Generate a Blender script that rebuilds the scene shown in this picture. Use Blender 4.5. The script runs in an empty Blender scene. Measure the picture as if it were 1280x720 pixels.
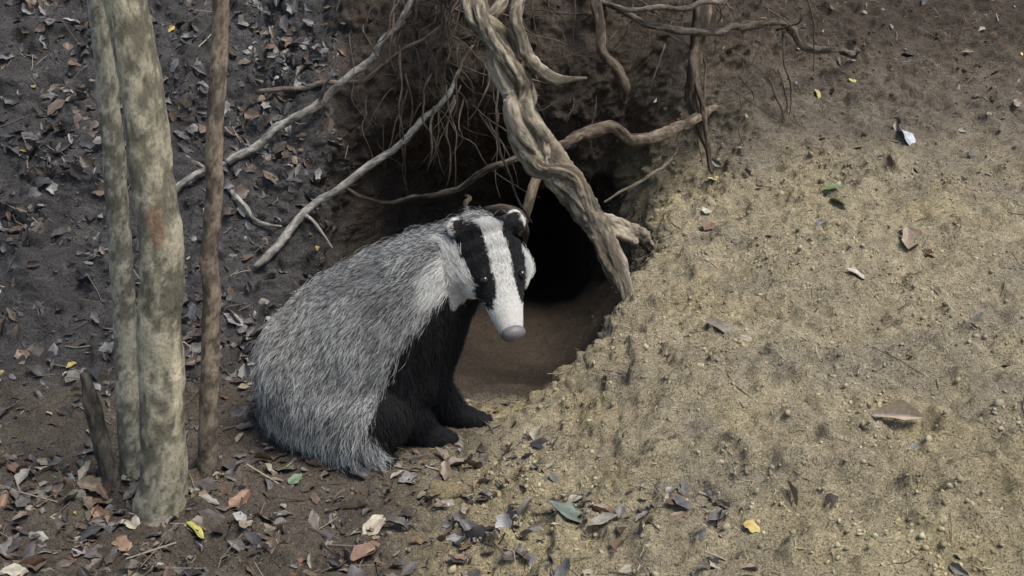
import bpy, math, random
import numpy as np
from mathutils import Vector, Matrix
from mathutils.kdtree import KDTree
from mathutils.bvhtree import BVHTree
rng=np.random.default_rng(7); random.seed(7)
scene=bpy.context.scene
COL=scene.collection

# ------------------------------------------------------------ helpers
def hsh(ix,iy,iz,seed):
    h=(ix.astype(np.int64)*374761393+iy.astype(np.int64)*668265263+iz.astype(np.int64)*2147483647+seed*1274126177)&0xffffffff
    h=((h^(h>>13))*1274126177)&0xffffffff
    h=((h^(h>>16))*2246822519)&0xffffffff
    h=h^(h>>15)
    return (h&0xffffff)/float(0xffffff)
def vnoise(P,scale,seed=0):
    """value noise in -1..1 ; scale = feature size (scalar or 3-vector)"""
    Q=P/np.asarray(scale,dtype=float)+100.0
    I=np.floor(Q).astype(np.int64); f=Q-I; f=f*f*f*(f*(f*6-15)+10)
    r=0
    for dx in (0,1):
        wx=f[...,0] if dx else 1-f[...,0]
        for dy in (0,1):
            wy=f[...,1] if dy else 1-f[...,1]
            for dz in (0,1):
                wz=f[...,2] if dz else 1-f[...,2]
                r=r+wx*wy*wz*hsh(I[...,0]+dx,I[...,1]+dy,I[...,2]+dz,seed)
    return r*2-1
def fbm(P,scale,oct=3,seed=0,gain=.5):
    r=0;a=1.0;s=np.asarray(scale,dtype=float);tot=0
    for o in range(oct):
        r=r+a*vnoise(P,s,seed+o*17);tot+=a;a*=gain;s=s*.5
    return r/tot
def sstep(a,b,x):
    t=np.clip((x-a)/(b-a),0,1);return t*t*(3-2*t)
def mesh_obj(name,V,F,mat=None,smooth=True,cols=None,extra=None,parent=None,link=True):
    me=bpy.data.meshes.new(name)
    V=np.asarray(V,dtype=np.float32)
    if isinstance(F,np.ndarray):
        n,k=F.shape
        me.vertices.add(len(V));me.vertices.foreach_set('co',V.ravel())
        me.loops.add(n*k);me.loops.foreach_set('vertex_index',F.astype(np.int32).ravel())
        me.polygons.add(n);me.polygons.foreach_set('loop_start',np.arange(0,n*k,k,dtype=np.int32))
        me.update(calc_edges=True)
    else:
        me.from_pydata([tuple(map(float,v)) for v in V],[],F);me.update()
    if smooth: me.polygons.foreach_set('use_smooth',np.ones(len(me.polygons),dtype=bool))
    if cols is not None:
        a=me.color_attributes.new('col','FLOAT_COLOR','POINT')
        c=np.ones((len(V),4),dtype=np.float32);c[:,:3]=cols;a.data.foreach_set('color',c.ravel())
    if extra is not None:
        a=me.attributes.new('bk','FLOAT_VECTOR','POINT');a.data.foreach_set('vector',np.asarray(extra,dtype=np.float32).ravel())
    if mat: me.materials.append(mat)
    ob=bpy.data.objects.new(name,me)
    COL.objects.link(ob)
    if parent is not None: setparent(ob,parent)
    return ob
def setparent(ob,par):
    ob.parent=par;ob.matrix_parent_inverse=Matrix.Translation(-par.location)
def empty(name,loc):
    e=bpy.data.objects.new(name,None);e.location=loc;e.empty_display_size=.05;COL.objects.link(e);return e

# ------------------------------------------------------------ materials
def newmat(name):
    m=bpy.data.materials.new(name);m.use_nodes=True
    nt=m.node_tree;b=nt.nodes['Principled BSDF'];return m,nt,b
def N(nt,t,**kw):
    n=nt.nodes.new(t)
    for k,v in kw.items(): setattr(n,k,v)
    return n
def attr_mat(name,attr='col',rough=.85,noise=.35,nscale=120,bump=.5,bdist=.003,spec=.25,bscale=None,coord='Object',speck=0,speckscale=500):
    m,nt,b=newmat(name)
    a=N(nt,'ShaderNodeAttribute',attribute_name=attr)
    if coord=='bk':
        co=N(nt,'ShaderNodeAttribute',attribute_name='bk');cv=co.outputs['Vector']
    else:
        co=N(nt,'ShaderNodeTexCoord');cv=co.outputs['Object']
    n1=N(nt,'ShaderNodeTexNoise');n1.inputs['Scale'].default_value=nscale;n1.inputs['Detail'].default_value=6;n1.inputs['Roughness'].default_value=.7
    nt.links.new(cv,n1.inputs['Vector'])
    mr=N(nt,'ShaderNodeMapRange');mr.inputs['From Min'].default_value=.3;mr.inputs['From Max'].default_value=.7
    mr.inputs['To Min'].default_value=1-noise;mr.inputs['To Max'].default_value=1+noise
    nt.links.new(n1.outputs['Fac'],mr.inputs['Value'])
    val=mr.outputs['Result']
    if speck:
        n3=N(nt,'ShaderNodeTexNoise');n3.inputs['Scale'].default_value=speckscale;n3.inputs['Detail'].default_value=2
        nt.links.new(cv,n3.inputs['Vector'])
        m3=N(nt,'ShaderNodeMapRange');m3.inputs['From Min'].default_value=.34;m3.inputs['From Max'].default_value=.5;m3.inputs['To Min'].default_value=1-speck;m3.inputs['To Max'].default_value=1.05
        nt.links.new(n3.outputs['Fac'],m3.inputs['Value'])
        mu=N(nt,'ShaderNodeMath',operation='MULTIPLY');nt.links.new(val,mu.inputs[0]);nt.links.new(m3.outputs['Result'],mu.inputs[1]);val=mu.outputs[0]
    mx=N(nt,'ShaderNodeVectorMath',operation='SCALE')
    nt.links.new(a.outputs['Color'],mx.inputs[0]);nt.links.new(val,mx.inputs['Scale'])
    nt.links.new(mx.outputs['Vector'],b.inputs['Base Color'])
    n2=N(nt,'ShaderNodeTexNoise');n2.inputs['Scale'].default_value=bscale or nscale*1.7;n2.inputs['Detail'].default_value=8;n2.inputs['Roughness'].default_value=.75
    nt.links.new(cv,n2.inputs['Vector'])
    bp=N(nt,'ShaderNodeBump');bp.inputs['Strength'].default_value=bump;bp.inputs['Distance'].default_value=bdist
    nt.links.new(n2.outputs['Fac'],bp.inputs['Height']);nt.links.new(bp.outputs['Normal'],b.inputs['Normal'])
    b.inputs['Roughness'].default_value=rough;b.inputs['Specular IOR Level'].default_value=spec
    return m
M_ground=attr_mat('soil',noise=.42,nscale=190,bump=1.0,bdist=.014,bscale=120,rough=.95,spec=.15,speck=.5,speckscale=380)
M_leaf=attr_mat('dead_leaf',noise=.35,nscale=110,bump=.5,bdist=.002,rough=.42,spec=.5)
M_crumb=attr_mat('soil_crumb',noise=.3,nscale=200,bump=.5,bdist=.002,rough=.95,spec=.15)
M_bark=attr_mat('bark',noise=.5,nscale=120,bump=1.0,bdist=.009,bscale=130,rough=.9,coord='bk',speck=.35,speckscale=220)
M_bark_s=attr_mat('bark_smooth',noise=.20,nscale=300,bump=.8,bdist=.003,bscale=260,rough=.8,coord='bk',speck=.28,speckscale=380)
def plain(name,col,rough,spec=.5):
    m,nt,b=newmat(name);b.inputs['Base Color'].default_value=(*col,1);b.inputs['Roughness'].default_value=rough;b.inputs['Specular IOR Level'].default_value=spec;return m
M_eye=plain('eye',(.008,.006,.005),.08,.8)
M_nose,_nt,_b=newmat('nose_skin')
_b.inputs['Base Color'].default_value=(.15,.13,.13,1);_b.inputs['Roughness'].default_value=.4
_n=N(_nt,'ShaderNodeTexVoronoi');_n.inputs['Scale'].default_value=700;_c=N(_nt,'ShaderNodeTexCoord');_nt.links.new(_c.outputs['Object'],_n.inputs['Vector'])
_bp=N(_nt,'ShaderNodeBump');_bp.inputs['Strength'].default_value=.5;_bp.inputs['Distance'].default_value=.0008
_nt.links.new(_n.outputs['Distance'],_bp.inputs['Height']);_nt.links.new(_bp.outputs['Normal'],_b.inputs['Normal'])
M_skin=attr_mat('badger_skin',noise=.2,nscale=200,bump=.2,rough=.9)
M_fur,nt,b=newmat('badger_fur')
a=N(nt,'ShaderNodeAttribute',attribute_name='fcol')
nt.links.new(a.outputs['Color'],b.inputs['Base Color']);b.inputs['Roughness'].default_value=.6;b.inputs['Specular IOR Level'].default_value=.2

# ------------------------------------------------------------ terrain
# cross-section profiles (Y,Z) of the bank at several X stations
L=[(-3,-.03),(.8,-.01),(1.3,0),(1.6,.005),(1.85,.02)]
TPc=[(2.8,.8),(3.1,1.15),(4.5,1.35),(30,1.6)]
prof={
-20:L+[(2.0,.05),(2.15,.12),(2.3,.2),(2.42,.29),(2.55,.4),(2.65,.49),(2.75,.58),(3.0,.8),(3.35,1.1),(4.5,1.3),(30,1.6)],
-.7:L+[(2.0,.05),(2.15,.12),(2.3,.2),(2.42,.28),(2.53,.38),(2.62,.46),(2.74,.56),(3.0,.8),(3.35,1.1),(4.5,1.3),(30,1.6)],
-.52:L+[(2.0,.04),(2.18,.09),(2.33,.17),(2.42,.25),(2.50,.34),(2.57,.43),(2.66,.55),(2.87,.8),(3.25,1.12),(4.5,1.3),(30,1.6)],
-.43:L+[(2.0,.02),(2.25,.03),(2.50,.07),(2.62,.17),(2.63,.32),(2.62,.44),(2.68,.56),(2.85,.8),(3.2,1.15),(4.5,1.3),(30,1.6)],
-.32:[(-3,-.03),(.8,-.01),(1.3,0),(1.6,.005),(1.85,.01),(2.0,.0),(2.3,-.04),(2.9,-.05),(3.08,.10),(2.98,.30),(2.70,.46),(2.67,.58)]+TPc,
-.05:[(-3,-.03),(.8,-.01),(1.3,.01),(1.6,.015),(1.85,.01),(1.95,.0),(2.3,-.09),(3.05,-.14),(3.25,.08),(3.08,.30),(2.72,.50),(2.69,.64)]+TPc,
.03:[(-3,-.03),(.8,.0),(1.3,.03),(1.6,.035),(1.84,.03),(1.95,.02),(2.22,-.09),(3.5,-.2),(3.6,.08),(3.02,.28),(2.72,.50),(2.70,.63)]+TPc,
.12:[(-3,-.03),(.8,.02),(1.3,.055),(1.6,.075),(1.85,.09),(2.0,.09),(2.2,-.08),(3.8,-.25),(3.8,.1),(2.95,.28),(2.72,.48),(2.72,.62)]+TPc,
.20:[(-3,-.03),(.8,.03),(1.25,.065),(1.6,.105),(1.87,.14),(2.07,.15),(2.25,-.02),(3.5,-.2),(3.5,.1),(2.9,.28),(2.74,.48),(2.74,.62),(2.82,.8),(3.15,1.15),(4.5,1.35),(30,1.6)],
.29:[(-3,-.03),(.8,.035),(1.25,.08),(1.6,.13),(1.95,.182),(2.24,.222),(2.38,.12),(2.8,.03),(2.95,.15),(2.9,.33),(2.79,.5),(2.78,.63),(2.85,.8),(3.15,1.15),(4.5,1.35),(30,1.6)],
.40:[(-3,-.03),(.8,.04),(1.25,.09),(1.6,.145),(2.0,.212),(2.38,.268),(2.53,.255),(2.72,.235),(2.82,.34),(2.84,.45),(2.83,.54),(2.86,.65),(2.92,.8),(3.2,1.12),(4.5,1.35),(30,1.6)],
.60:[(-3,-.03),(.8,.045),(1.2,.10),(1.6,.155),(2.0,.218),(2.42,.285),(2.58,.315),(2.7,.36),(2.8,.43),(2.88,.5),(2.95,.58),(3.02,.68),(3.12,.82),(3.4,1.1),(4.5,1.35),(30,1.6)],
.90:[(-3,-.03),(.8,.05),(1.2,.1),(1.6,.145),(2.0,.205),(2.45,.3),(2.6,.34),(2.75,.39),(2.87,.44),(3.0,.5),(3.1,.56),(3.22,.66),(3.4,.8),(3.7,1.0),(4.6,1.35),(30,1.6)],
1.4:[(-3,-.03),(.8,.05),(1.2,.09),(1.6,.135),(2.0,.19),(2.45,.28),(2.6,.32),(2.75,.37),(2.9,.43),(3.05,.5),(3.2,.57),(3.35,.66),(3.55,.8),(3.85,1.0),(4.8,1.3),(30,1.6)],
20:[(-3,-.03),(.8,.03),(1.2,.06),(1.6,.1),(2.0,.15),(2.45,.25),(2.6,.3),(2.75,.35),(2.9,.41),(3.05,.48),(3.2,.56),(3.35,.66),(3.55,.8),(3.85,1.0),(4.8,1.3),(30,1.6)],
}
kx=np.array(sorted(prof));CP=np.array([prof[k] for k in sorted(prof)])
xs=np.concatenate([[-20,-12,-7,-4,-2.8,-2.2,-1.9],np.arange(-1.75,-1.0,.009),np.arange(-1.0,1.15,.0045),np.arange(1.15,1.8,.009),[1.95,2.2,2.6,3.2,4,7,12,20]])
cp=np.zeros((len(xs),16,2))
g=np.linspace(-.07,.07,15);gw=np.exp(-(g/.032)**2);gw/=gw.sum()
for i in range(16):
    for c in range(2):
        cp[:,i,c]=sum(w*np.interp(xs+o,kx,CP[:,i,c]) for w,o in zip(gw,g))
segs=[10,90,84,64,50,46,80,56,60,56,40,50,60,20,14]
ts=np.concatenate([[i+j/n for j in range(n)] for i,n in enumerate(segs)]+[[15.0]])
i0=np.minimum(ts.astype(int),14);fr=(ts-i0)[None,:,None]
PR=cp[:,i0]*(1-fr)+cp[:,i0+1]*fr
def smooth_rows(A,s=9):
    k=np.arange(-3*s,3*s+1);w=np.exp(-.5*(k/s)**2);w/=w.sum()
    B=np.pad(A,((0,0),(3*s,3*s),(0,0)),mode='edge');out=np.zeros_like(A)
    for kk,ww in zip(k,w): out+=ww*B[:,3*s+kk:3*s+kk+A.shape[1]]
    return out
PRs=smooth_rows(PR)
jj=np.arange(len(ts));m=(sstep(6,22,jj)*(1-sstep(len(ts)-50,len(ts)-36,jj)))[None,:,None]
PRs=PR*(1-m)+PRs*m
nx,nt_=len(xs),len(ts)
TP=np.zeros((nx,nt_,3));TP[...,0]=xs[:,None];TP[...,1:]=PRs
def normals(T):
    du=np.gradient(T,axis=0);dv=np.gradient(T,axis=1)
    n=np.cross(du,dv);n/=np.linalg.norm(n,axis=2,keepdims=True)+1e-12;return n
NR=normals(TP)
X,Y,Z=TP[...,0],TP[...,1],TP[...,2];T=np.broadcast_to(ts[None],X.shape)
w1=fbm(TP,.25,3,5)
sand=sstep(-.24,.02,X+.10*w1)*(1-sstep(5.1,5.6,T)*(1-sstep(.27,.42,X)))
sand*=1-sstep(.29,.46,Z+.06*w1)
leftb=(1-sstep(-.52,-.40,X))*sstep(4.5,5.5,T)
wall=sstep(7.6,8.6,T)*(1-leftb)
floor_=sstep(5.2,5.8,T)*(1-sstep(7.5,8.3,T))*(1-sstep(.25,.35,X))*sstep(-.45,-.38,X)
far=sstep(13.5,14,T)
d=.022*fbm(TP,.22,2,11)+.014*fbm(TP,.07,2,12)*(1-.3*sand-.5*floor_)+.0075*fbm(TP,.024,3,13,.7)*(1-.4*floor_)
streak=fbm(TP,(.014,.07,.07),3,14)
d+=.0045*streak*sand+.012*fbm(TP,(.05,.2,.2),2,15)*wall+.014*np.abs(fbm(TP,(.03,.1,.05),3,19))*wall+.014*fbm(TP,.05,3,29)*wall
d+=leftb*(.026*fbm(TP,.09,3,16)+.012*fbm(TP,.03,2,18))
clod=np.clip(fbm(TP,.04,3,21)-.08,0,1)*.040*(1-floor_);d+=clod
clod2=np.clip(fbm(TP,.015,2,24)-.2,0,1)*.014*(1-floor_)*(.4+sstep(-.1,.4,fbm(TP,.1,2,25)));d+=clod2
led=fbm(TP,(.16,.07,.07),2,61);d+=sand*.013*np.sign(led)*np.abs(led)**.6
d*=1-.7*far
bz=np.exp(-(((X+.22)/.26)**2+((Y-1.76)/.2)**2));d*=1-.7*bz
TD=TP+NR*d[...,None]
def C(*c): return np.array(c)
n2=fbm(TP,.06,3,31)[...,None];n3=fbm(TP,.012,2,33)[...,None];n4=fbm(TP,(.02,.03,.03),2,37)[...,None]
csand=C(.42,.345,.225)*(1+.25*n2+.30*n3+.15*n4)
yel=sstep(.0,.5,fbm(TP,.25,3,35))[...,None];csand=csand*(1-yel*.5)+C(.48,.385,.205)*(1+.3*n3)*yel*.5
grey=sstep(0,.5,fbm(TP,.16,3,36))[...,None];csand=csand*(1-grey*.55)+C(.25,.215,.165)*(1+.3*n3)*grey*.55
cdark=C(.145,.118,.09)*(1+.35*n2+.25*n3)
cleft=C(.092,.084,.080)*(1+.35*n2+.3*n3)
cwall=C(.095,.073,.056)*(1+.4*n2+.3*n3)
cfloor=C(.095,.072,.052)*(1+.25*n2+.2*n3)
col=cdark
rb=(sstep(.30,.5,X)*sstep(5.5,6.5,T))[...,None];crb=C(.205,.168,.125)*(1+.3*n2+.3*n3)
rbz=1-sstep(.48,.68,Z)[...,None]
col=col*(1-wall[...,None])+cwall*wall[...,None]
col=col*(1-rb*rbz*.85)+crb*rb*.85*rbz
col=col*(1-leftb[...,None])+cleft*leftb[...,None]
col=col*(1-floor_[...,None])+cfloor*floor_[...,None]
s_=sand[...,None]*(1-floor_[...,None]);col=col*(1-s_)+csand*s_
col=np.clip(col,.008,.8)
idx=np.arange(nx*nt_).reshape(nx,nt_)
F=np.stack([idx[:-1,:-1],idx[1:,:-1],idx[1:,1:],idx[:-1,1:]],-1).reshape(-1,4)
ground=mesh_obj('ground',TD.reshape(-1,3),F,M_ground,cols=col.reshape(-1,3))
NRD=normals(TD)
sub=TD[::2,::2];ids=np.arange(sub.shape[0]*sub.shape[1]).reshape(sub.shape[:2])
FB=np.stack([ids[:-1,:-1],ids[1:,:-1],ids[1:,1:],ids[:-1,1:]],-1).reshape(-1,4)
bvh=BVHTree.FromPolygons([tuple(v) for v in sub.reshape(-1,3).tolist()],FB.tolist())
def ground_at(x,y,z0=3.0):
    h=bvh.ray_cast(Vector((x,y,z0)),Vector((0,0,-1)));return h[0],h[1]
ar=np.linalg.norm(np.cross(np.gradient(TD,axis=0),np.gradient(TD,axis=1)),axis=2)
ok=(np.abs(X)<1.72)&(Y>.95)&(T<13.2)
def scatter(n,dens):
    w=(ar*dens*ok).ravel();w=w/w.sum();k=rng.choice(len(w),n,p=w)
    i,j=np.unravel_index(k,X.shape);i=np.clip(i,1,nx-2);j=np.clip(j,1,nt_-2)
    a=rng.random(n)-.5;b=rng.random(n)-.5
    p=TD[i,j]+a[:,None]*(TD[i+1,j]-TD[i-1,j])*.5+b[:,None]*(TD[i,j+1]-TD[i,j-1])*.5
    return p,NRD[i,j],i,j

# ------------------------------------------------------------ soil crumbs
import bmesh
def icov():
    bm=bmesh.new();bmesh.ops.create_icosphere(bm,subdivisions=1,radius=1)
    v=np.array([x.co[:] for x in bm.verts]);f=np.array([[q.index for q in x.verts] for x in bm.faces]);bm.free();return v,f
IV,IF=icov()
def crumbs(name,n,dens,smin,smax,colfn,mat=M_crumb,pw=3.5):
    p,nn,i,j=scatter(n,dens)
    s=smin+(smax-smin)*rng.random(n)**pw
    sc=s[:,None]*(.6+.7*rng.random((n,3)))
    V=IV[None]*(1+.25*rng.standard_normal((n,12,1)))*sc[:,None,:]
    q=rng.standard_normal((n,4));q/=np.linalg.norm(q,axis=1,keepdims=True);w,x,y,z=q.T
    R=np.stack([1-2*(y*y+z*z),2*(x*y-z*w),2*(x*z+y*w),2*(x*y+z*w),1-2*(x*x+z*z),2*(y*z-x*w),2*(x*z-y*w),2*(y*z+x*w),1-2*(x*x+y*y)],-1).reshape(n,3,3)
    V=np.einsum('nij,nkj->nki',R,V)+(p+nn*s[:,None]*.1)[:,None,:]
    Fa=(IF[None]+12*np.arange(n)[:,None,None]).reshape(-1,3)
    c=colfn(i,j,n);c=np.repeat(c,12,axis=0)
    return mesh_obj(name,V.reshape(-1,3),Fa,mat,smooth=False,cols=c)
def cc(i,j,n): return np.clip(col[i,j]*(.5+.6*rng.random((n,1))),.01,.42)
vis=(1-far)*(1-.85*floor_)
crumbs('soil_crumbs',32000,vis*(1+1.2*sand)*(.2+1.6*sstep(-.1,.5,fbm(TP,.12,3,41)))*(1-.4*wall),.0008,.0052,cc)
crumbs('soil_crumbs',420,vis*(.5+sand),.003,.009,cc,pw=1.8)

# ------------------------------------------------------------ leaves
LT=np.linspace(0,1,8)
def leaf_geo(p,n,length,width,curl,fold,yaw,tilt,rnd,lift=.003,wav=.12):
    n=Vector(n).normalized()
    n=(n+Vector(rnd.uniform(-1,1,3))*tilt).normalized()
    t=n.orthogonal().normalized();b=n.cross(t)
    f=t*math.cos(yaw)+b*math.sin(yaw);s=n.cross(f)
    vs=[];ph=rnd.uniform(0,6);pk=rnd.uniform(.65,1.2);as1=rnd.uniform(.65,1.0);as2=rnd.uniform(.65,1.0);tw=rnd.uniform(-.5,.5)
    for t_ in LT:
        w=width*.5*((math.sin(math.pi*t_**pk))**.7 if 0<t_<1 else .02)*(1+.22*math.sin(13*t_+ph))
        ang=curl*(t_-.5)
        u=(t_-.5)*length*(1-.12*abs(curl))
        h=length*.5*(1-math.cos(ang))*(1 if curl>0 else -1)
        for e in (-1,-.5,0,.5,1):
            ww=w*(as1 if e<0 else as2)
            hh=h+abs(e)*ww*fold+wav*w*math.sin(11*t_+3*e+ph)*abs(e)+tw*e*ww*(t_-.5)
            v=Vector(p)+f*u+s*(e*ww*math.cos(min(1.2,abs(fold)*.7))+.1*width*math.sin(2.5*t_+ph))+n*(lift+hh)
            vs.append(v[:])
    return vs
LF=[]
for k in range(7):
    for e in range(4): LF.append((k*5+e,k*5+e+1,(k+1)*5+e+1,(k+1)*5+e))
LF=np.array(LF)
def leafcol(pal,n):
    pal=np.array(pal);c=pal[rng.integers(0,len(pal),n)];return c*(.5+.8*rng.random((n,1)))
PAL=[(.15,.10,.065),(.12,.09,.065),(.19,.14,.095),(.09,.07,.058),(.26,.21,.15),(.32,.28,.21),(.19,.17,.145),(.14,.125,.105),(.20,.12,.075)]
PALD=[(.085,.072,.066),(.065,.057,.055),(.10,.088,.082),(.075,.066,.063),(.13,.098,.075),(.22,.205,.19),(.16,.145,.135)]
PALX=[(.42,.36,.14),(.13,.19,.07),(.35,.30,.22),(.45,.33,.10),(.5,.46,.38)]
def leaves(name,n,dens,l0,l1,pal,lift=.002,tilt=.45):
    p,nn,i,j=scatter(n,dens);V=[];cl=leafcol(pal,n)
    for k in range(n):
        l=l0+(l1-l0)*rng.random()**1.6
        V+=leaf_geo(p[k],nn[k],l,l*rng.uniform(.35,.8),rng.uniform(-1.6,1.6),rng.uniform(-.2,1.0),rng.uniform(0,6.28),tilt,rng,lift+rng.uniform(-.003,.005))
    m=len(LT)*5
    Fa=(LF[None]+m*np.arange(n)[:,None,None]).reshape(-1,4)
    cv=np.repeat(cl,m,axis=0).reshape(n,m,3).copy()
    cv[:,2::5]*=.75
    return mesh_obj(name,np.array(V),Fa,M_leaf,cols=cv.reshape(-1,3))
patch=.35+1.5*sstep(-.15,.35,fbm(TP,.16,3,51))
nobad=1-.95*np.exp(-(((X+.2)/.2)**2+((Y-1.83)/.12)**2))
fgl=(1-sstep(-.14,.14,X))*(T<5.2)*nobad
fgl=fgl+.6*((Y<1.47)&(X<.35)&(X>-.1))
leaves('leaf_litter',3300,fgl*(.7+patch)*(.4+1.2*(Y<1.72)),.012,.056,PAL+PALD)
leaves('leaf_litter',2900,leftb*(Z<1.25)*patch,.014,.062,PALD+PAL[:2])
leaves('leaf_litter',170,(fgl+.6*leftb*(Z<1.2)+.05*sand*(T<6)+.25*(X>.35)*(T>6)),.012,.036,PALX)
leaves('leaf_litter',330,(sand*(T<6.5)*.35+(X>.4)*(T>6)*1.0),.010,.048,PAL)
def sticks(name,n,dens,l0,l1,r,pal,up=.25):
    p,nn,i,j=scatter(n,dens)
    l=l0+(l1-l0)*rng.random(n)**2;d=rng.standard_normal((n,3));d-=nn*np.sum(d*nn,1,keepdims=True);d/=np.linalg.norm(d,axis=1,keepdims=True)
    d=d+nn*up*(rng.random((n,1))-.3)
    s=np.cross(nn,d);s/=np.linalg.norm(s,axis=1,keepdims=True)
    rr=r*(.5+rng.random(n))
    V=[];q=[(1,0),(-.5,.87),(-.5,-.87)]
    bend=rng.standard_normal((n,1))*.12
    for t in (-.5,0,.5):
        c=p+d*(l[:,None]*t)+s*bend*l[:,None]*(1-4*t*t)+nn*(rr[:,None]*1.0+.0008)
        for a,b in q: V.append(c+s*(a*rr[:,None])+nn*(b*rr[:,None]))
    V=np.stack(V,1)
    f=[(0,1,4,3),(1,2,5,4),(2,0,3,5),(3,4,7,6),(4,5,8,7),(5,3,6,8)]
    Fa=(np.array(f)[None]+9*np.arange(n)[:,None,None]).reshape(-1,4)
    c=np.repeat(leafcol(pal,n),9,axis=0)
    return mesh_obj(name,V.reshape(-1,3),Fa,M_crumb,cols=c)
sticks('straw_litter',16000,sand*(T<6.2)*(.3+patch)+.15*(X>.4)*(T>6),.004,.022,.00045,[(.50,.43,.27),(.40,.34,.20),(.55,.48,.32),(.16,.13,.09),(.38,.35,.22)],.5)
sticks('twig_litter',320,sand*(T<6.5)+(X>.4)*(T>6),.03,.10,.0009,[(.34,.28,.19),(.12,.10,.07)])
sticks('twig_litter',1200,fgl+.6*leftb,.02,.14,.0012,[(.16,.13,.10),(.30,.25,.2),(.09,.07,.06)],.3)

# ------------------------------------------------------------ tubes (roots, branches, trunks)
def cr(P,res):
    P=np.asarray(P,float);out=[];Q=np.vstack([2*P[0]-P[1],P,2*P[-1]-P[-2]])
    for i in range(1,len(Q)-2):
        p0,p1,p2,p3=Q[i-1:i+3];n=max(2,int(np.linalg.norm((p2-p1)[:3])/res))
        for k in range(n):
            t=k/n;out.append(.5*((2*p1)+(-p0+p2)*t+(2*p0-5*p1+4*p2-p3)*t*t+(-p0+3*p1-3*p2+p3)*t**3))
    out.append(P[-1]);return np.array(out)
def tube(P,nseg=14,res=.008,rough=.12,c1=(.2,.17,.13),c2=(.12,.1,.08),seed=0,lump=.25,wob=.0,along=.25,ridges=0,twist=0,capscale=.5,groove=0,spots=None):
    A=cr(P,res);c=A[:,:3].copy();r=A[:,3].copy();n=len(A)
    if wob: c+=wob*np.stack([vnoise(A[:,:3],.06,seed+k) for k in range(3)],1)
    tg=np.gradient(c,axis=0);tg/=np.linalg.norm(tg,axis=1,keepdims=True)
    up=np.array([.13,.95,.29]) if abs(tg[0][1])<.8 else np.array([1.,0,0])
    f=np.cross(tg[0],up);f/=np.linalg.norm(f);fr=[f]
    for k in range(1,n):
        f=fr[-1]-tg[k]*np.dot(fr[-1],tg[k]);f/=np.linalg.norm(f);fr.append(f)
    fr=np.array(fr);bn=np.cross(tg,fr)
    s=np.concatenate([[0],np.cumsum(np.linalg.norm(np.diff(c,axis=0),axis=1))])
    a=np.linspace(0,2*np.pi,nseg,endpoint=False)
    R0=np.mean(r)
    tw=twist*s+ (1.2*np.array([math.sin(9*q+seed) for q in s]) if twist else 0*s)
    at=a[None]+tw[:,None]*.35
    ca=np.cos(a)[None]*np.ones((n,1));sa=np.sin(a)[None]*np.ones((n,1))
    bk=np.stack([np.cos(at)*R0,np.sin(at)*R0,np.broadcast_to(s[:,None]*along,(n,nseg))],-1)+seed*.37
    rr=r[:,None]*(1+lump*fbm(bk,(R0*1.3,R0*1.3,R0*1.0),2,seed)+rough*fbm(bk,(R0*.5,R0*.5,R0*.5),2,seed+3))
    if groove: rr=rr*(1-groove*np.abs(fbm(bk,(R0*.42,R0*.42,R0*.55),3,seed+21,.65)))
    if ridges: rr=rr*(1+.13*np.sin(ridges*at+2.6*vnoise(bk,R0*1.6,seed+9)))
    V=c[:,None]+fr[:,None]*(ca*rr)[...,None]+bn[:,None]*(sa*rr)[...,None]
    m=sstep(-.5,.5,fbm(bk,(R0,R0,R0*1.5),3,seed+5))[...,None]
    cl=np.array(c1)*(1-m)+np.array(c2)*m
    gv=sstep(-.45,.05,(rr/r[:,None]-1)/max(lump+rough,.01))[...,None];cl=cl*(.4+.6*gv)
    if spots:
        for (sc,ac,ls,la,cs) in spots:
            dd=((s[:,None]-sc)/ls)**2+(((a[None]-ac+np.pi)%(2*np.pi)-np.pi)/la)**2+.8*fbm(bk,R0*.3,3,seed+31)
            q=(1-sstep(.5,1.3,dd))[...,None]*.85;cl=cl*(1-q)+np.array(cs)*(1+.5*fbm(bk,R0*.2,2,3)[...,None])*q
    V=V.reshape(-1,3);cl=cl.reshape(-1,3);bk=bk.reshape(-1,3)
    V=np.vstack([V,c[0]-tg[0]*r[0]*capscale,c[-1]+tg[-1]*r[-1]*capscale]);cl=np.vstack([cl,cl[0],cl[-1]]);bk=np.vstack([bk,bk[0],bk[-1]])
    F=[]
    for i in range(n-1):
        for k in range(nseg):
            k2=(k+1)%nseg;F.append((i*nseg+k,i*nseg+k2,(i+1)*nseg+k2,(i+1)*nseg+k))
    for k in range(nseg):
        k2=(k+1)%nseg
        F.append((n*nseg,k2,k));F.append((n*nseg+1,(n-1)*nseg+k,(n-1)*nseg+k2))
    return V,F,cl,bk
def tubes(name,lst,mat=M_bark,parent=None):
    VV=[];FF=[];CC=[];BB=[];o=0
    for V,F,c,b in lst:
        VV.append(V);CC.append(c);BB.append(b);FF+= [tuple(q+o for q in f) for f in F];o+=len(V)
    return mesh_obj(name,np.vstack(VV),FF,mat,cols=np.vstack(CC),extra=np.vstack(BB),parent=parent)
def R(pts,rs):
    if np.isscalar(rs): rs=[rs]*len(pts)
    return [(*p,r) for p,r in zip(pts,rs)]
ROOT1=(.47,.395,.29);ROOT2=(.27,.215,.15)
kw=dict(c1=ROOT1,c2=ROOT2,groove=.55,along=.3)
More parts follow.
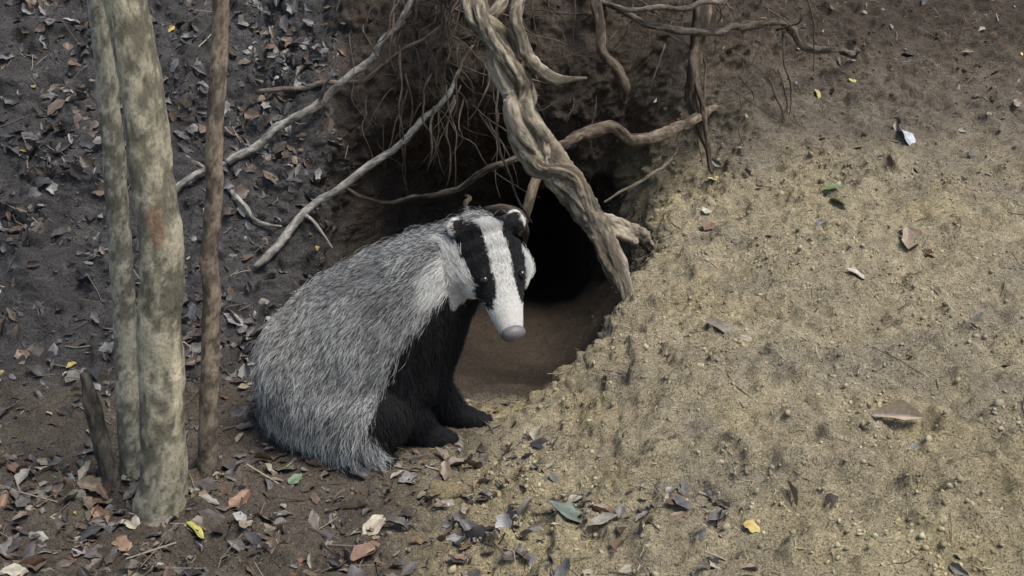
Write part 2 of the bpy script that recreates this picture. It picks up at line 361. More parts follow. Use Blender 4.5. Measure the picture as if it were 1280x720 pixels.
big=[
 tube(R([(-.10,3.0,1.14),(-.11,2.62,1.0),(-.10,2.42,.87),(-.069,2.30,.749),(-.031,2.30,.707),(-.002,2.28,.633),(.031,2.27,.548),(.085,2.27,.462),(.151,2.26,.378),(.198,2.24,.303),(.226,2.2,.241),(.242,2.17,.185),(.245,2.16,.15)],
   [.045,.044,.038,.031,.034,.036,.040,.041,.040,.035,.027,.018,.012]),44,.004,seed=1,lump=.38,ridges=4,twist=7,wob=.009,**kw),
 tube(R([(-.085,2.36,.82),(-.058,2.27,.738),(.017,2.256,.640),(.010,2.265,.546),(.053,2.25,.454),(.125,2.245,.43),(.172,2.24,.345),(.235,2.27,.30),(.285,2.33,.272),(.31,2.38,.25),(.34,2.45,.20)],
   [.02,.018,.020,.022,.023,.021,.023,.024,.022,.019,.014]),32,.004,seed=2,lump=.38,ridges=3,twist=-5,wob=.007,**kw),
 tube(R([(.02,2.285,.60),(.062,2.252,.52),(.078,2.255,.44),(.135,2.255,.36),(.195,2.248,.315),(.235,2.22,.24),(.262,2.2,.19)],
   [.012,.014,.015,.014,.013,.012,.009]),24,.004,seed=3,lump=.3,ridges=3,twist=6,wob=.006,**kw),
 tube(R([(.03,2.5,1.0),(.021,2.35,.83),(.009,2.28,.759),(.043,2.25,.67),(.094,2.24,.637),(.158,2.24,.641)],[.022,.018,.016,.0155,.013,.004]),22,.005,seed=4,lump=.28,wob=.004,**kw),
 tube(R([(-.069,2.3,.749),(-.02,2.33,.79),(.01,2.4,.86),(.02,2.55,1.0)],[.016,.015,.014,.014]),18,.006,seed=5,**kw),
 tube(R([(-.03,2.29,.72),(-.075,2.3,.745),(-.10,2.31,.765)],[.014,.010,.004]),14,.006,seed=6,**kw),
]
tubes('tree_root',big)
G1=(.40,.37,.32);G2=(.21,.185,.155)
kg=dict(c1=G1,c2=G2,lump=.22,wob=.008,groove=.25,along=.4)
tubes('dead_branch',[tube(R([(-.86,2.45,.31),(-.839,2.45,.327),(-.75,2.5,.385),(-.632,2.55,.438),(-.56,2.57,.495),(-.477,2.6,.546),(-.42,2.6,.59),(-.356,2.62,.641),(-.32,2.62,.69),(-.285,2.62,.718),(-.243,2.62,.785),(-.2,2.7,.9)],[.006,.0085,.009,.011,.0105,.011,.010,.010,.009,.008,.007,.005]),14,.007,seed=11,**kg),
 tube(R([(-.477,2.6,.546),(-.44,2.56,.61),(-.42,2.55,.66)],[.005,.004,.002]),8,.01,seed=12,**kg)],M_bark_s)
tubes('dead_branch',[tube(R([(-.60,2.32,.196),(-.583,2.33,.208),(-.54,2.37,.25),(-.498,2.42,.295),(-.44,2.44,.34),(-.383,2.45,.376),(-.32,2.48,.42),(-.271,2.5,.454),(-.22,2.52,.51),(-.166,2.55,.553),(-.12,2.6,.62)],[.006,.0095,.0105,.010,.010,.0095,.009,.0085,.008,.007,.004]),14,.007,seed=13,**kg),
 tube(R([(-.498,2.42,.295),(-.46,2.38,.28),(-.43,2.36,.235)],[.005,.004,.002]),8,.01,seed=14,**kg)],M_bark_s)
tubes('dead_branch',[tube(R([(-.66,2.70,.55),(-.643,2.68,.557),(-.49,2.66,.577),(-.372,2.64,.593),(-.275,2.6,.668),(-.184,2.6,.714),(-.12,2.62,.78)],[.004,.006,.007,.006,.005,.004,.003]),10,.01,seed=15,c1=(.22,.17,.13),c2=(.12,.09,.07),wob=.008)],M_bark_s)
tubes('dead_branch',[tube(R([(-.9,2.6,.44),(-.863,2.6,.415),(-.749,2.53,.38),(-.659,2.44,.325),(-.595,2.4,.281),(-.549,2.38,.277)],[.003,.0045,.006,.006,.005,.003]),10,.01,seed=16,**kg)],M_bark_s)
BR1=(.20,.15,.105);BR2=(.10,.075,.055);kb=dict(c1=BR1,c2=BR2,groove=.4)
tubes('tree_root',[tube(R([(-.47,2.64,.33),(-.42,2.57,.328),(-.34,2.52,.315),(-.256,2.5,.32),(-.17,2.46,.34),(-.095,2.42,.382),(-.04,2.40,.42),(.019,2.4,.444),(.07,2.43,.45),(.123,2.45,.466),(.17,2.49,.485),(.224,2.52,.483),(.28,2.55,.462),(.329,2.58,.456),(.38,2.62,.458),(.43,2.66,.47),(.517,2.75,.494),(.56,2.90,.5)],[.0045,.005,.0055,.006,.007,.0085,.0085,.009,.011,.014,.015,.016,.017,.017,.016,.015,.013,.01]),18,.006,seed=21,wob=.010,lump=.38,c1=(.28,.215,.15),c2=(.14,.105,.075),groove=.4)])
tubes('tree_root',[tube(R([(.16,2.8,.79),(.241,2.7,.766),(.32,2.68,.758),(.402,2.7,.762),(.46,2.7,.768),(.525,2.72,.78),(.66,2.85,.836)],[.004,.006,.0065,.0075,.007,.007,.006]),10,.01,seed=22,wob=.009,c1=(.27,.225,.18),c2=(.13,.11,.09))])
tubes('tree_root',[tube(R([(.24,2.78,.78),(.283,2.72,.751),(.33,2.7,.725),(.387,2.72,.712),(.46,2.73,.70),(.533,2.76,.704),(.62,2.82,.715),(.711,2.87,.716),(.76,2.9,.69),(.812,2.93,.651),(.9,2.99,.632),(.986,3.08,.618),(1.06,3.2,.60)],[.006,.008,.009,.010,.0095,.010,.009,.010,.011,.011,.010,.009,.006]),14,.007,seed=23,wob=.010,lump=.38,c1=(.20,.165,.13),c2=(.10,.08,.06),groove=.4)])
tubes('tree_root',[tube(R([(.506,2.85,.86),(.488,2.76,.72),(.478,2.75,.66),(.470,2.74,.601),(.474,2.73,.54),(.482,2.72,.48),(.511,2.70,.411),(.53,2.68,.35)],[.022,.021,.020,.019,.017,.014,.009,.005]),18,.007,seed=24,wob=.010,lump=.38,ridges=3,twist=5,**kb),
 tube(R([(.47,2.72,.6),(.5,2.69,.5),(.505,2.67,.42)],[.008,.008,.004]),10,.009,seed=25,wob=.006,**kb)])
tubes('tree_root',[tube(R([(.20,2.78,.83),(.21,2.7,.781),(.222,2.67,.72),(.23,2.66,.666),(.262,2.65,.615),(.285,2.66,.575),(.296,2.70,.53)],[.014,.014,.013,.013,.013,.013,.009]),16,.007,seed=26,wob=.008,lump=.38,c1=(.19,.145,.105),c2=(.10,.076,.055),groove=.4)])
fine=[]
fine.append(tube(R([(.227,2.5,.311),(.319,2.55,.355),(.398,2.62,.385),(.439,2.72,.408)],[.003,.004,.0045,.004]),8,.01,seed=27,wob=.006,c1=(.24,.2,.15),c2=(.14,.11,.08)))
fine.append(tube(R([(-.12,2.75,.27),(-.109,2.5,.275),(-.057,2.42,.31),(0,2.38,.315),(.029,2.42,.265),(.03,2.5,.2)],[.006,.008,.011,.012,.009,.006]),12,.009,seed=28,wob=.006,c1=(.17,.13,.095),c2=(.09,.07,.05)))
fine.append(tube(R([(.02,2.42,.25),(.029,2.4,.28),(.047,2.4,.339),(.061,2.42,.382),(.095,2.45,.43)],[.007,.010,.012,.012,.010]),12,.009,seed=29,wob=.006,c1=(.30,.23,.16),c2=(.16,.12,.08)))
fine.append(tube(R([(-.02,2.4,.76),(-.033,2.4,.636),(-.033,2.35,.535),(-.022,2.33,.448),(.009,2.33,.364),(.041,2.36,.294)],.0028),8,.01,seed=30,wob=.006,c1=(.2,.16,.12),c2=(.12,.1,.08)))
for k in range(190):
    x=rng.normal(-.16,.12) if k<105 else rng.uniform(-.45,.85);z=rng.uniform(.52,.92);y=2.68+rng.uniform(-.2,.03)+.1*(z-.6)
    if k>=105: y=2.70+.06*rng.random()+.25*max(0,x-.3)+.3*max(0,z-.7)
    if k%3==0: dx=rng.uniform(-.3,.3);dz=rng.uniform(-.25,.1)
    else: dx=rng.normal(0,.05);dz=-rng.uniform(.08,.28)
    pts=[(x,y+.06,z),(x+dx*.3+rng.normal(0,.01),y,z+dz*.35),(x+dx*.65+rng.normal(0,.014),y-.02,z+dz*.7),(x+dx,y-.01,z+dz)]
    r0=rng.uniform(.0008,.003)
    fine.append(tube(R(pts,[r0*1.2,r0,r0*.8,r0*.35]),6,.016,seed=40+k,wob=.012,c1=BR1 if k%2 else (.12,.095,.075),c2=BR2))
tubes('root_tangle',fine)

# ------------------------------------------------------------ young trees
def crown(base,n,spread,seed):
    r=np.random.default_rng(seed);V=[];m=len(LT)*5
    for k in range(n):
        b=base[r.integers(0,len(base))]
        p=np.array(b)+r.normal(0,spread,3)
        V+=leaf_geo(p,r.standard_normal(3),r.uniform(.04,.07),r.uniform(.025,.04),r.uniform(-.8,.8),r.uniform(0,.4),r.uniform(0,6),.3,r)
    Fa=(LF[None]+m*np.arange(n)[:,None,None]).reshape(-1,4)
    c=np.repeat(np.array([(.07,.11,.03),(.10,.12,.03),(.05,.08,.025)])[r.integers(0,3,n)]*(.7+.5*r.random((n,1))),m,axis=0)
    return np.array(V),Fa,c
def young_tree(path,rad,top,c1,c2,seed,nseg=24,spots=None,knots=()):
    e=empty('young_tree',path[0])
    base=Vector(path[-1]);tops=[(base[0]+(top[0]-base[0])*t+.03*math.sin(5*t+seed),base[1]+(top[1]-base[1])*t,base[2]+(top[2]-base[2])*t) for t in (.33,.66,1)]
    pts=list(path)+tops;rs=list(rad)+[rad[-1]*.8,rad[-1]*.55,rad[-1]*.2]
    tubes('trunk',[tube(R(pts,rs),nseg,.006,seed=seed,lump=.06,rough=.05,c1=c1,c2=c2,along=.45,groove=.12,spots=spots,wob=.003)],M_bark_s,e)
    lim=[];ends=[];r=np.random.default_rng(seed+5)
    for q in range(6):
        t=.35+.11*q;o=np.array([base[0]+(top[0]-base[0])*t,base[1]+(top[1]-base[1])*t,base[2]+(top[2]-base[2])*t])
        a=r.uniform(0,6.28);l=r.uniform(.35,.7);d=np.array([math.cos(a),math.sin(a),.7])*l
        lim.append(tube(R([o,o+d*.5+[0,0,-.03],o+d],[rad[-1]*.35,rad[-1]*.25,.003]),8,.03,seed=seed+q,c1=c1,c2=c2,wob=.02))
        ends+= [o+d,o+d*.7]
    tubes('limbs',lim,M_bark_s,e)
    V,Fa,c=crown(ends,150,.13,seed);mesh_obj('foliage',V,Fa,M_leaf,cols=c,parent=e)
    return e
TG1=(.42,.37,.26);TG2=(.355,.31,.215)
SC=(.24,.15,.095);LIT_=(.58,.49,.33);KN=(.15,.12,.085)  # scar, sunlit right-edge patch painted as bark colour, knots
young_tree([(-.585,1.53,-.04),(-.582,1.53,.02),(-.565,1.52,.12),(-.548,1.51,.3),(-.526,1.5,.488),(-.527,1.5,.65),(-.536,1.5,.834),(-.55,1.5,1.1)],[.055,.044,.037,.034,.033,.031,.029,.028],(-.62,1.45,3.4),TG1,TG2,61,44,
  spots=[(.56,1.9,.035,.4,SC),(.30,2.8,.10,.30,LIT_),(.75,1.2,.006,.25,KN),(.44,2.2,.007,.3,KN),(.25,1.1,.006,.25,KN),(.66,.7,.008,.2,KN),(.84,2.0,.006,.25,KN)])
young_tree([(-.675,1.66,-.04),(-.668,1.64,.02),(-.655,1.63,.2),(-.642,1.63,.384),(-.632,1.63,.55),(-.626,1.63,.733),(-.62,1.63,1.0)],[.028,.022,.020,.019,.018,.017,.016],(-.6,1.7,3.0),(.46,.42,.31),(.36,.32,.24),62,26)
young_tree([(-.548,1.66,-.04),(-.544,1.65,.0),(-.512,1.63,.2),(-.487,1.62,.44),(-.462,1.61,.62),(-.430,1.6,.83),(-.41,1.59,1.05)],[.022,.018,.016,.0145,.0135,.0125,.012],(-.36,1.55,2.8),(.32,.25,.18),(.23,.175,.13),63,26,
  spots=[(.30,1.7,.03,.6,(.36,.27,.19)),(.55,1.5,.006,.5,KN),(.74,1.5,.006,.5,KN)])
tubes('tree_stump',[tube(R([(-.690,1.60,-.05),(-.690,1.60,.0),(-.698,1.60,.10),(-.705,1.60,.18),(-.712,1.60,.23)],[.022,.018,.016,.014,.008]),24,.006,seed=64,lump=.2,c1=(.15,.13,.105),c2=(.09,.075,.06),groove=.3,along=.4)],M_bark_s)

# ------------------------------------------------------------ particular leaves and clods
def one_leaf(x,y,l,w,c,curl,fold,yaw,tilt=.1,lift=.004,z0=3.0,name='fallen_leaf'):
    h,n=ground_at(x,y,z0)
    V=leaf_geo(h,n,l,w,curl,fold,yaw,tilt,rng,lift)
    cv=np.tile(np.array(c),(len(V),1));cv[2::5]*=.7
    ob=mesh_obj(name,np.array(V)-np.array(h),LF.copy(),M_leaf,cols=cv);ob.location=h
    s=ob.modifiers.new('s','SUBSURF');s.levels=1;s.render_levels=1
one_leaf(.649,1.60,.095,.05,(.46,.37,.27),.8,1.2,2.2)
one_leaf(-.232,1.42,.085,.04,(.2,.12,.08),1.2,.9,.3)
one_leaf(-.225,1.5,.055,.04,(.42,.35,.25),.5,.3,.0)
one_leaf(.094,1.42,.10,.07,(.15,.18,.14),.5,.2,2.3)
one_leaf(.14,1.38,.06,.03,(.46,.41,.32),.8,.6,2.3)
one_leaf(.407,1.9,.085,.028,(.17,.13,.095),-.6,.3,1.6)
one_leaf(.728,2.1,.06,.03,(.42,.36,.29),.5,.3,2.0)
one_leaf(.807,2.5,.085,.05,(.18,.23,.10),.5,.4,1.2)
one_leaf(.80,2.55,.06,.04,(.16,.21,.09),-.5,.3,2.4)
one_leaf(.475,2.46,.055,.04,(.20,.12,.08),.8,.5,.4)
one_leaf(.482,2.52,.04,.03,(.46,.44,.36),.8,.5,.4)
one_leaf(.525,2.7,.045,.03,(.46,.46,.18),.6,.3,1.4)
one_leaf(.988,3.05,.04,.03,(.5,.45,.14),.3,.3,.4)
one_leaf(.87,3.0,.04,.03,(.5,.42,.2),.3,.3,1.4)
one_leaf(.902,2.3,.09,.05,(.34,.26,.18),1.3,.8,.4)
one_leaf(.93,2.35,.07,.04,(.26,.18,.12),-1.0,.8,1.4)
one_leaf(1.062,2.8,.075,.055,(.38,.39,.41),-.9,.5,1.2)
one_leaf(.99,2.68,.05,.04,(.22,.13,.09),.9,.7,.2)
one_leaf(.639,1.5,.05,.035,(.44,.41,.34),.8,.6,.9)
one_leaf(.422,1.4,.06,.02,(.2,.15,.1),.8,1.6,.9)
one_leaf(-.508,1.45,.05,.03,(.46,.42,.12),.8,.4,.9)
one_leaf(-.409,1.66,.06,.04,(.15,.2,.11),.6,.3,1.9)
one_leaf(-.38,1.63,.045,.03,(.16,.22,.14),.6,.3,.3)
one_leaf(-.064,1.9,.05,.035,(.34,.30,.12),.5,.3,.3)
one_leaf(-.03,1.93,.045,.03,(.38,.28,.10),.5,.3,1.3)
one_leaf(-.085,1.94,.045,.03,(.40,.33,.14),.5,.3,2.3)
one_leaf(-.458,1.55,.06,.04,(.22,.12,.07),.8,.5,.3)
def stone(x,y,r,c,sq=(1,.8,.6)):
    h,n=ground_at(x,y)
    bm=bmesh.new();bmesh.ops.create_icosphere(bm,subdivisions=4,radius=1)
    V=np.array([v.co[:] for v in bm.verts]);F=np.array([[q.index for q in f.verts] for f in bm.faces]);bm.free()
    V=V*(1+.35*fbm(V+x,.9,3,5)+.12*fbm(V+x,.3,2,6))[:,None]*np.array(sq)*r
    ob=mesh_obj('soil_clod',V,F,M_ground,cols=np.tile(np.array(c),(len(V),1)));ob.location=h+n*r*.1
stone(-.116,1.57,.030,(.36,.28,.16));stone(-.09,1.60,.018,(.34,.27,.16))

# ------------------------------------------------------------ badger
BL=Vector((-.22,1.8,0));badger=empty('badger',BL)
H0=np.array((-.045,1.785,.414))
D=np.array((.25,-.54,-.80));D/=np.linalg.norm(D)
Nn=np.array((.275,-.75,.600));Nn-=D*np.dot(D,Nn);Nn/=np.linalg.norm(Nn)
S=np.cross(Nn,D);S/=np.linalg.norm(S)
if S[0]<0:S=-S
US=.955   # muzzle length factor
def HL(u,s,n): return H0+D*u*US+S*s+Nn*n
bm=bmesh.new()
def ell(c,r,axes=None):
    m=np.eye(4)
    A=np.eye(3) if axes is None else np.array(axes).T
    m[:3,:3]=A@np.diag(np.broadcast_to(np.asarray(r,float),3));m[:3,3]=c
    bmesh.ops.create_icosphere(bm,subdivisions=3,radius=1,matrix=Matrix(m.tolist()))
def chain(pts,n=6):
    pts=np.array(pts,float)
    for i in range(len(pts)-1):
        for k in range(n+1):
            q=pts[i]*(1-k/n)+pts[i+1]*k/n;ell(q[:3],q[3])
chain([(-.322,1.83,.146,.150),(-.270,1.825,.202,.142),(-.205,1.82,.264,.120),(-.145,1.81,.326,.088),(-.097,1.80,.366,.066),(-.055,1.793,.398,.053)])
chain([(-.22,1.82,.17,.105),(-.175,1.82,.22,.082),(-.130,1.815,.290,.058)])
# forelegs
chain([(-.190,1.765,.24,.058),(-.215,1.755,.17,.052),(-.208,1.765,.10,.044),(-.180,1.785,.048,.034)]);chain([(-.180,1.785,.042,.030),(-.146,1.782,.024,.025),(-.118,1.778,.019,.019)])
chain([(-.170,1.86,.22,.054),(-.172,1.87,.14,.045),(-.155,1.875,.08,.038),(-.125,1.87,.042,.031)]);chain([(-.125,1.87,.038,.029),(-.080,1.86,.025,.023),(-.052,1.855,.019,.018)])
# hind leg: thigh, shank folded under, foot forward
chain([(-.32,1.77,.13,.10),(-.265,1.74,.10,.082),(-.29,1.735,.055,.055)]);chain([(-.30,1.73,.035,.033),(-.25,1.705,.018,.022),(-.225,1.70,.015,.017)])
chain([(-.33,1.92,.12,.10),(-.28,1.94,.06,.06)]);chain([(-.29,1.94,.03,.03),(-.21,1.94,.02,.022)])
# tail
chain([(-.42,1.90,.07,.035),(-.47,1.94,.035,.02)])
# head
for u,s,n in [(-.005,.052,.043),(.03,.057,.045),(.055,.058,.043),(.078,.054,.039),(.098,.047,.035),(.115,.040,.031),(.132,.0345,.028),(.148,.0305,.0255),(.162,.027,.0225),(.172,.024,.0195)]:
    ell(HL(u,0,0),(.026,s,n),(D,S,Nn))
for sg in (-1,1):
    ell(HL(.062,sg*.040,-.014),(.045,.028,.03),(D,S,Nn))
    ell(HL(-.018,sg*.055,.020),(.024,.019,.0075),(D,S,Nn))
    ell(HL(.078,sg*.028,.022),(.022,.013,.012),(D,S,Nn))
me=bpy.data.meshes.new('body');bm.to_mesh(me);bm.free()
tmp=bpy.data.objects.new('tmp',me);COL.objects.link(tmp)
r_=tmp.modifiers.new('r','REMESH');r_.mode='VOXEL';r_.voxel_size=.0045
s_=tmp.modifiers.new('s','SMOOTH');s_.factor=.5;s_.iterations=7
dg=bpy.context.evaluated_depsgraph_get();me2=bpy.data.meshes.new_from_object(tmp.evaluated_get(dg))
bpy.data.objects.remove(tmp)
nv=len(me2.vertices);BV=np.zeros(nv*3,dtype=np.float32);me2.vertices.foreach_get('co',BV);BV=BV.reshape(-1,3).astype(float)
me2.calc_loop_triangles();TR=np.zeros(len(me2.loop_triangles)*3,dtype=np.int32);me2.loop_triangles.foreach_get('vertices',TR);TR=TR.reshape(-1,3)
VN=np.zeros(nv*3,dtype=np.float32);me2.vertices.foreach_get('normal',VN);VN=VN.reshape(-1,3).astype(float)
def head_local(P):
    q=P-H0;return q@D/US,q@S,q@Nn
def region(P,jamp=0.0):
    u,s,n=head_local(P);as_=np.abs(s)
    jit=vnoise(P,.006,77)*.002+jamp*rng.standard_normal(len(P))
    head=(u>-.03)&(n>-.06)&(as_<.085)
    head&=~((P[:,2]<.36)&(u<.0))
    w=np.interp(u,[-.03,.0,.05,.1,.125,.145,.158],[.014,.018,.0195,.0175,.020,.028,.08])
    white=(as_+jit<w)
    sb=np.interp(u,[-.03,.0,.05,.085,.115,.140,.156],[.080,.068,.058,.051,.043,.032,.0])
    blk=(~white)&(as_+jit*1.5<sb)&(n>-.012+jit)
    cheek=(~white)&(~blk)&(n+jit*2>np.interp(u,[-.03,.0,.05,.1,.2],[-.030,-.034,-.042,-.05,-.06]))
    ear=(as_>.044)&(n>.006)&(u<.002)
    eartip=ear&((as_>.0645)|(u<-.0335))
    cls=np.zeros(len(P),int) # 0 grey 1 white 2 black
    x,z=P[:,0]+jit*1.5,P[:,2]+.014*vnoise(P,.03,78)
    xb=np.interp(z,[0,.06,.15,.2,.27,.31,.345,.37],[-.228,-.252,-.236,-.212,-.168,-.140,-.10,-.06])+.012*vnoise(P,.02,79)
    dark=(x>xb)&(z<.372)
    cls[dark]=2
    cls[(P[:,2]<.03)&(P[:,1]<1.735)&(x>-.31)]=2
    # white cheek band running back along the side of the neck
    e1=(P[:,0]+.108)*.85+(P[:,2]-.362)*.53;e2=-(P[:,0]+.108)*.53+(P[:,2]-.362)*.85
    wp=((e1/.064)**2+(e2/.031)**2+.5*vnoise(P,.02,80)+40*jit)<1
    cls[wp&(P[:,1]<1.83)]=1
    cls[head&blk]=2;cls[head&cheek]=1;cls[head&white]=1
    cls[head&~(white|blk|cheek)&(u<.12)]=2
    cls[ear]=2;cls[eartip]=1
    return cls,head,ear,u
cls,hd,er,_=region(BV)
skc=np.where((cls==1)[:,None],(.50,.47,.42),np.where((cls==2)[:,None],(.012,.011,.011),(.10,.095,.09)))
a=me2.color_attributes.new('col','FLOAT_COLOR','POINT');c4=np.ones((nv,4),dtype=np.float32);c4[:,:3]=skc;a.data.foreach_set('color',c4.ravel())
me2.materials.clear();me2.materials.append(M_skin);me2.polygons.foreach_set('use_smooth',np.ones(len(me2.polygons),dtype=bool))
me2.name='body';body=bpy.data.objects.new('body',me2);COL.objects.link(body);setparent(body,badger)
# fur
tri=BV[TR];area=.5*np.linalg.norm(np.cross(tri[:,1]-tri[:,0],tri[:,2]-tri[:,0]),axis=1)
cen=tri.mean(1);_,hdt,ert,ut=region(cen)
dens=area*np.where(hdt,4.0,1.0)*np.where(cen[:,1]>1.93,.35,1.0)
eyes=[HL(.090,sg*.0345,.0295) for sg in (-1,1)]
for e_ in eyes: dens*=np.linalg.norm(cen-e_,axis=1)>.0088
NH=150000
k=rng.choice(len(TR),NH,p=dens/dens.sum())
r1=np.sqrt(rng.random(NH));r2=rng.random(NH);bw=np.stack([1-r1,r1*(1-r2),r1*r2],1)
P0=(tri[k]*bw[...,None]).sum(1);Nh=(VN[TR[k]]*bw[...,None]).sum(1);Nh/=np.linalg.norm(Nh,axis=1,keepdims=True)
cl,hd,er,u=region(P0,.0012)
x,y,z=P0.T
fx=np.interp(x,[-.44,-.36,-.22,-.1],[-.2,-.45,-.75,-.75]);fz=np.interp(x,[-.44,-.36,-.22,-.1],[-1,-.9,-.65,-.6])
flow=np.stack([fx,0*fx-.05,fz],1)
low=1-sstep(.05,.16,z);flow=flow*(1-low[:,None])+low[:,None]*np.stack([.55*sstep(-.36,-.24,x)-.2*(1-sstep(-.45,-.38,x)),-.25+0*x,-.9+0*x],1)
dk=(cl==2)&(~hd);flow[dk]=np.stack([0.05+0*x[dk],0*x[dk],-1+0*x[dk]],1)
paw=(z<.055)&(x>-.20);flow[paw]=(.7,-.1,-.5)
hw=sstep(-.03,.015,u)[:,None]*hd[:,None]
flow=flow*(1-hw)+(-D)[None]*hw
flow+=.40*np.stack([fbm(P0,.05,2,90+q) for q in range(3)],1)*(~hd)[:,None]
flow-=Nh*np.sum(flow*Nh,1,keepdims=True);flow/=np.linalg.norm(flow,axis=1,keepdims=True)+1e-6
lift=np.where(hd,.25,.44)
dirv=flow+Nh*lift[:,None]+rng.standard_normal((NH,3))*np.where(hd,.12,.20)[:,None];dirv/=np.linalg.norm(dirv,axis=1,keepdims=True)
ln=np.full(NH,.038)
ln[cl==2]=.020
ln=np.where((cl==1)&(~hd),.034,ln)
ln=np.where(hd,np.interp(u,[-.03,.03,.1,.18],[.018,.012,.007,.0038]),ln)
su,ss,sn=head_local(P0)
chk=hd&(cl==1)&(np.abs(ss)>.035)&(u<.09);ln[chk]=.024
ln[er]=.007
ln[paw]=.008
ln[(cl==2)&(z<.16)&(~hd)&(~paw)]=.022
ln[(cl==0)&(z<.12)]=.050
ln*=.45+.9*rng.random(NH)
K=5;tt=np.linspace(0,1,K)
HP=P0[:,None]-Nh[:,None]*.001+dirv[:,None]*(ln[:,None]*tt[None])[...,None]
HP[...,2]-=(.18*ln[:,None]*tt[None]**2)
HP-= (Nh*lift[:,None]*.3)[:,None]*(ln[:,None]*tt[None]**2)[...,None]
wv=rng.standard_normal((NH,3))*.05;HP+=(wv[:,None]*(ln[:,None]*np.sin(np.pi*tt)[None])[...,None])*2
ng=8000;gi=rng.choice(NH,ng,replace=False);kd=KDTree(ng)
for q,g_ in enumerate(gi): kd.insert(P0[g_],q)
kd.balance()
near=np.array([kd.find(p)[1] for p in P0.tolist()])
off=HP[gi[near]]
cw=(np.where(hd,.12,.40)*(.2+1.1*rng.random(NH)))[:,None]*tt[None]**1.3
HP=HP*(1-cw[...,None])+off*cw[...,None]
HP[...,2]=np.maximum(HP[...,2],.003)
clv=fbm(P0,.025,2,101);big_=fbm(P0,.09,2,103);rv=rng.random(NH)
gcol=np.zeros((NH,K,3))
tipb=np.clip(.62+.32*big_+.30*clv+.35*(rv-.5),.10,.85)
rim=sstep(.17,.28,z)*(1-sstep(-.40,-.30,x));tipb+=.22*rim+.18*(1-sstep(.06,.15,z))  # rim: cream rump fur, plus light from behind painted into the tips
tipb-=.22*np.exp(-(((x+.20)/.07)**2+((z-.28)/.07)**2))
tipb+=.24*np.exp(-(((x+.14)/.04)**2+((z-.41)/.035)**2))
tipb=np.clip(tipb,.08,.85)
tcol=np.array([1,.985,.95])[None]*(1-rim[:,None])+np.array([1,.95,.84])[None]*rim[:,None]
base_=np.array([.36,.345,.32])[None];mid=np.array([.05,.049,.049])[None]
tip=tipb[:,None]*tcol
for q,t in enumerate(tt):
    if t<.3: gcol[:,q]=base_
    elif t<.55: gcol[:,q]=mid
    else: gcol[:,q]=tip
dkh=(rv<.23);gcol[dkh]*=.22
gcol[cl==2]=(np.array([.013,.0125,.013])*(.6+1.2*rv[cl==2][:,None]))[:,None,:]
gcol[cl==1]=(np.array([.72,.70,.65])*(.70+.3*rv[cl==1][:,None]))[:,None,:]
gcol=np.clip(gcol,.004,.85)
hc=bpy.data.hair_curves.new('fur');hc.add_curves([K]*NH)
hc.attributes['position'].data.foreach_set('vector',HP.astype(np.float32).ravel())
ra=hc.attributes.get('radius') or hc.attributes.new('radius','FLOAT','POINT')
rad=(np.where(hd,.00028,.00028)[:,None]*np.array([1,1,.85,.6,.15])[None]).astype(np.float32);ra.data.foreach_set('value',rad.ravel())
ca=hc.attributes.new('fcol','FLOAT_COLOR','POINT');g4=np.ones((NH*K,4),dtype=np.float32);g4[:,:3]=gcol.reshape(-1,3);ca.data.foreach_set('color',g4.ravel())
hc.materials.append(M_fur);fo=bpy.data.objects.new('fur',hc);COL.objects.link(fo);setparent(fo,badger)
def sph(name,c,r,mat,axes=(D,S,Nn),fn=None):
    b2=bmesh.new();bmesh.ops.create_uvsphere(b2,u_segments=24,v_segments=16,radius=1)
    V=np.array([v.co[:] for v in b2.verts]);F=[[q.index for q in f.verts] for f in b2.faces];b2.free()
    if fn is not None: V=fn(V)
    A=np.array(axes);V=(V*np.array(r))@A+np.array(c)
    return mesh_obj(name,V,F,mat,parent=badger)
for e_,nm in zip(eyes,('eye_right','eye_left')): sph(nm,e_,(.0072,.0072,.0072),M_eye)
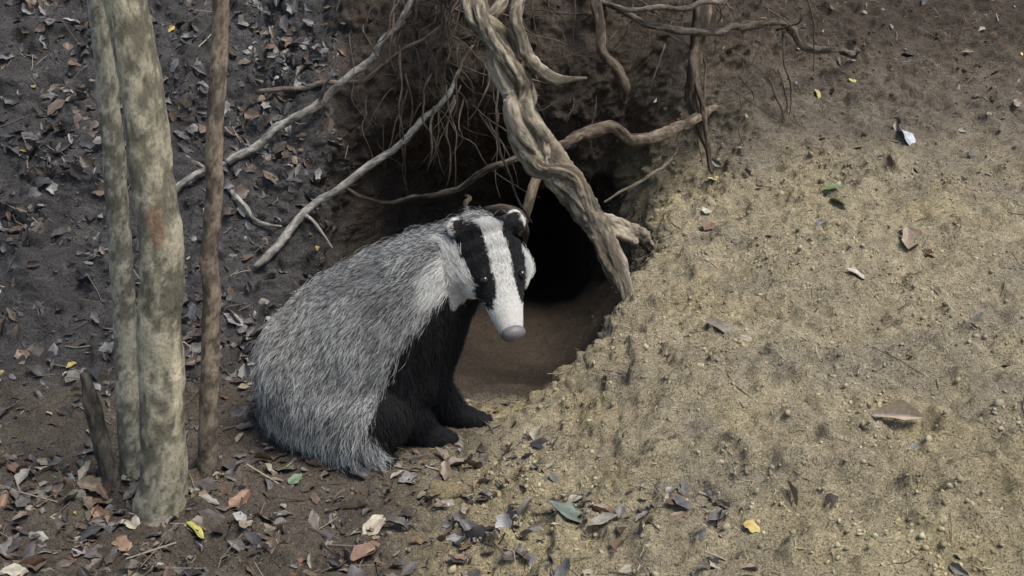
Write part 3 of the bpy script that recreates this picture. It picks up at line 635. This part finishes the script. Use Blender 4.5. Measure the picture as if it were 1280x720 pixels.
def nosefn(V):
    V=V.copy()
    for sg in (-1,1):
        d2=(V[:,1]-sg*.42)**2+(V[:,2]+.05)**2;V[:,0]-=(V[:,0]>0)*.45*np.exp(-d2/.035)
    return V
sph('nose',HL(.191,0,.008),(.014,.0215,.0165),M_nose,fn=nosefn)
sph('mouth',HL(.181,0,-.0160),(.018,.017,.004),M_eye)
cls_=[]
for (px,py,pz) in [(-.110,1.778,.017),(-.045,1.855,.018),(-.215,1.70,.012)]:
    for q in (-2,-1,0,1,2):
        o=(px,py+q*.0065+.0,pz)
        cls_.append(tube(R([o,(px+.012,o[1]-.002+q*.001,pz+.002),(px+.024,o[1]-.004+q*.002,pz-.012)],[.0028,.0024,.0008]),8,.004,seed=q+9,lump=0,rough=0,c1=(.35,.3,.24),c2=(.25,.21,.16)))
tubes('claws',cls_,M_bark_s,badger)

# ------------------------------------------------------------ light, world, camera
w=bpy.data.worlds.new('World');scene.world=w;w.use_nodes=True;nt=w.node_tree
bg=nt.nodes['Background'];sky=nt.nodes.new('ShaderNodeTexSky');sky.sky_type='NISHITA';sky.sun_disc=False
EL=math.radians(62);AZ=math.radians(125)
sky.sun_elevation=EL;sky.sun_rotation=AZ
nt.links.new(sky.outputs[0],bg.inputs[0]);bg.inputs[1].default_value=.15
sl=bpy.data.lights.new('sun','SUN');sl.energy=4.5;sl.angle=math.radians(30);sl.color=(1,.97,.91)
so=bpy.data.objects.new('sun',sl);COL.objects.link(so)
sd=Vector((math.sin(AZ)*math.cos(EL),math.cos(AZ)*math.cos(EL),math.sin(EL)))
so.rotation_euler=sd.to_track_quat('Z','Y').to_euler()
cam=bpy.data.cameras.new('camera');cam.sensor_width=36;cam.lens=36*1300/1280;cam.clip_start=.02;cam.clip_end=200
co=bpy.data.objects.new('camera',cam);co.location=(0,0,.9);co.rotation_euler=(math.radians(72),0,0);COL.objects.link(co);scene.camera=co
scene.view_settings.view_transform='Standard';scene.view_settings.look='None';scene.view_settings.exposure=0;scene.view_settings.gamma=1
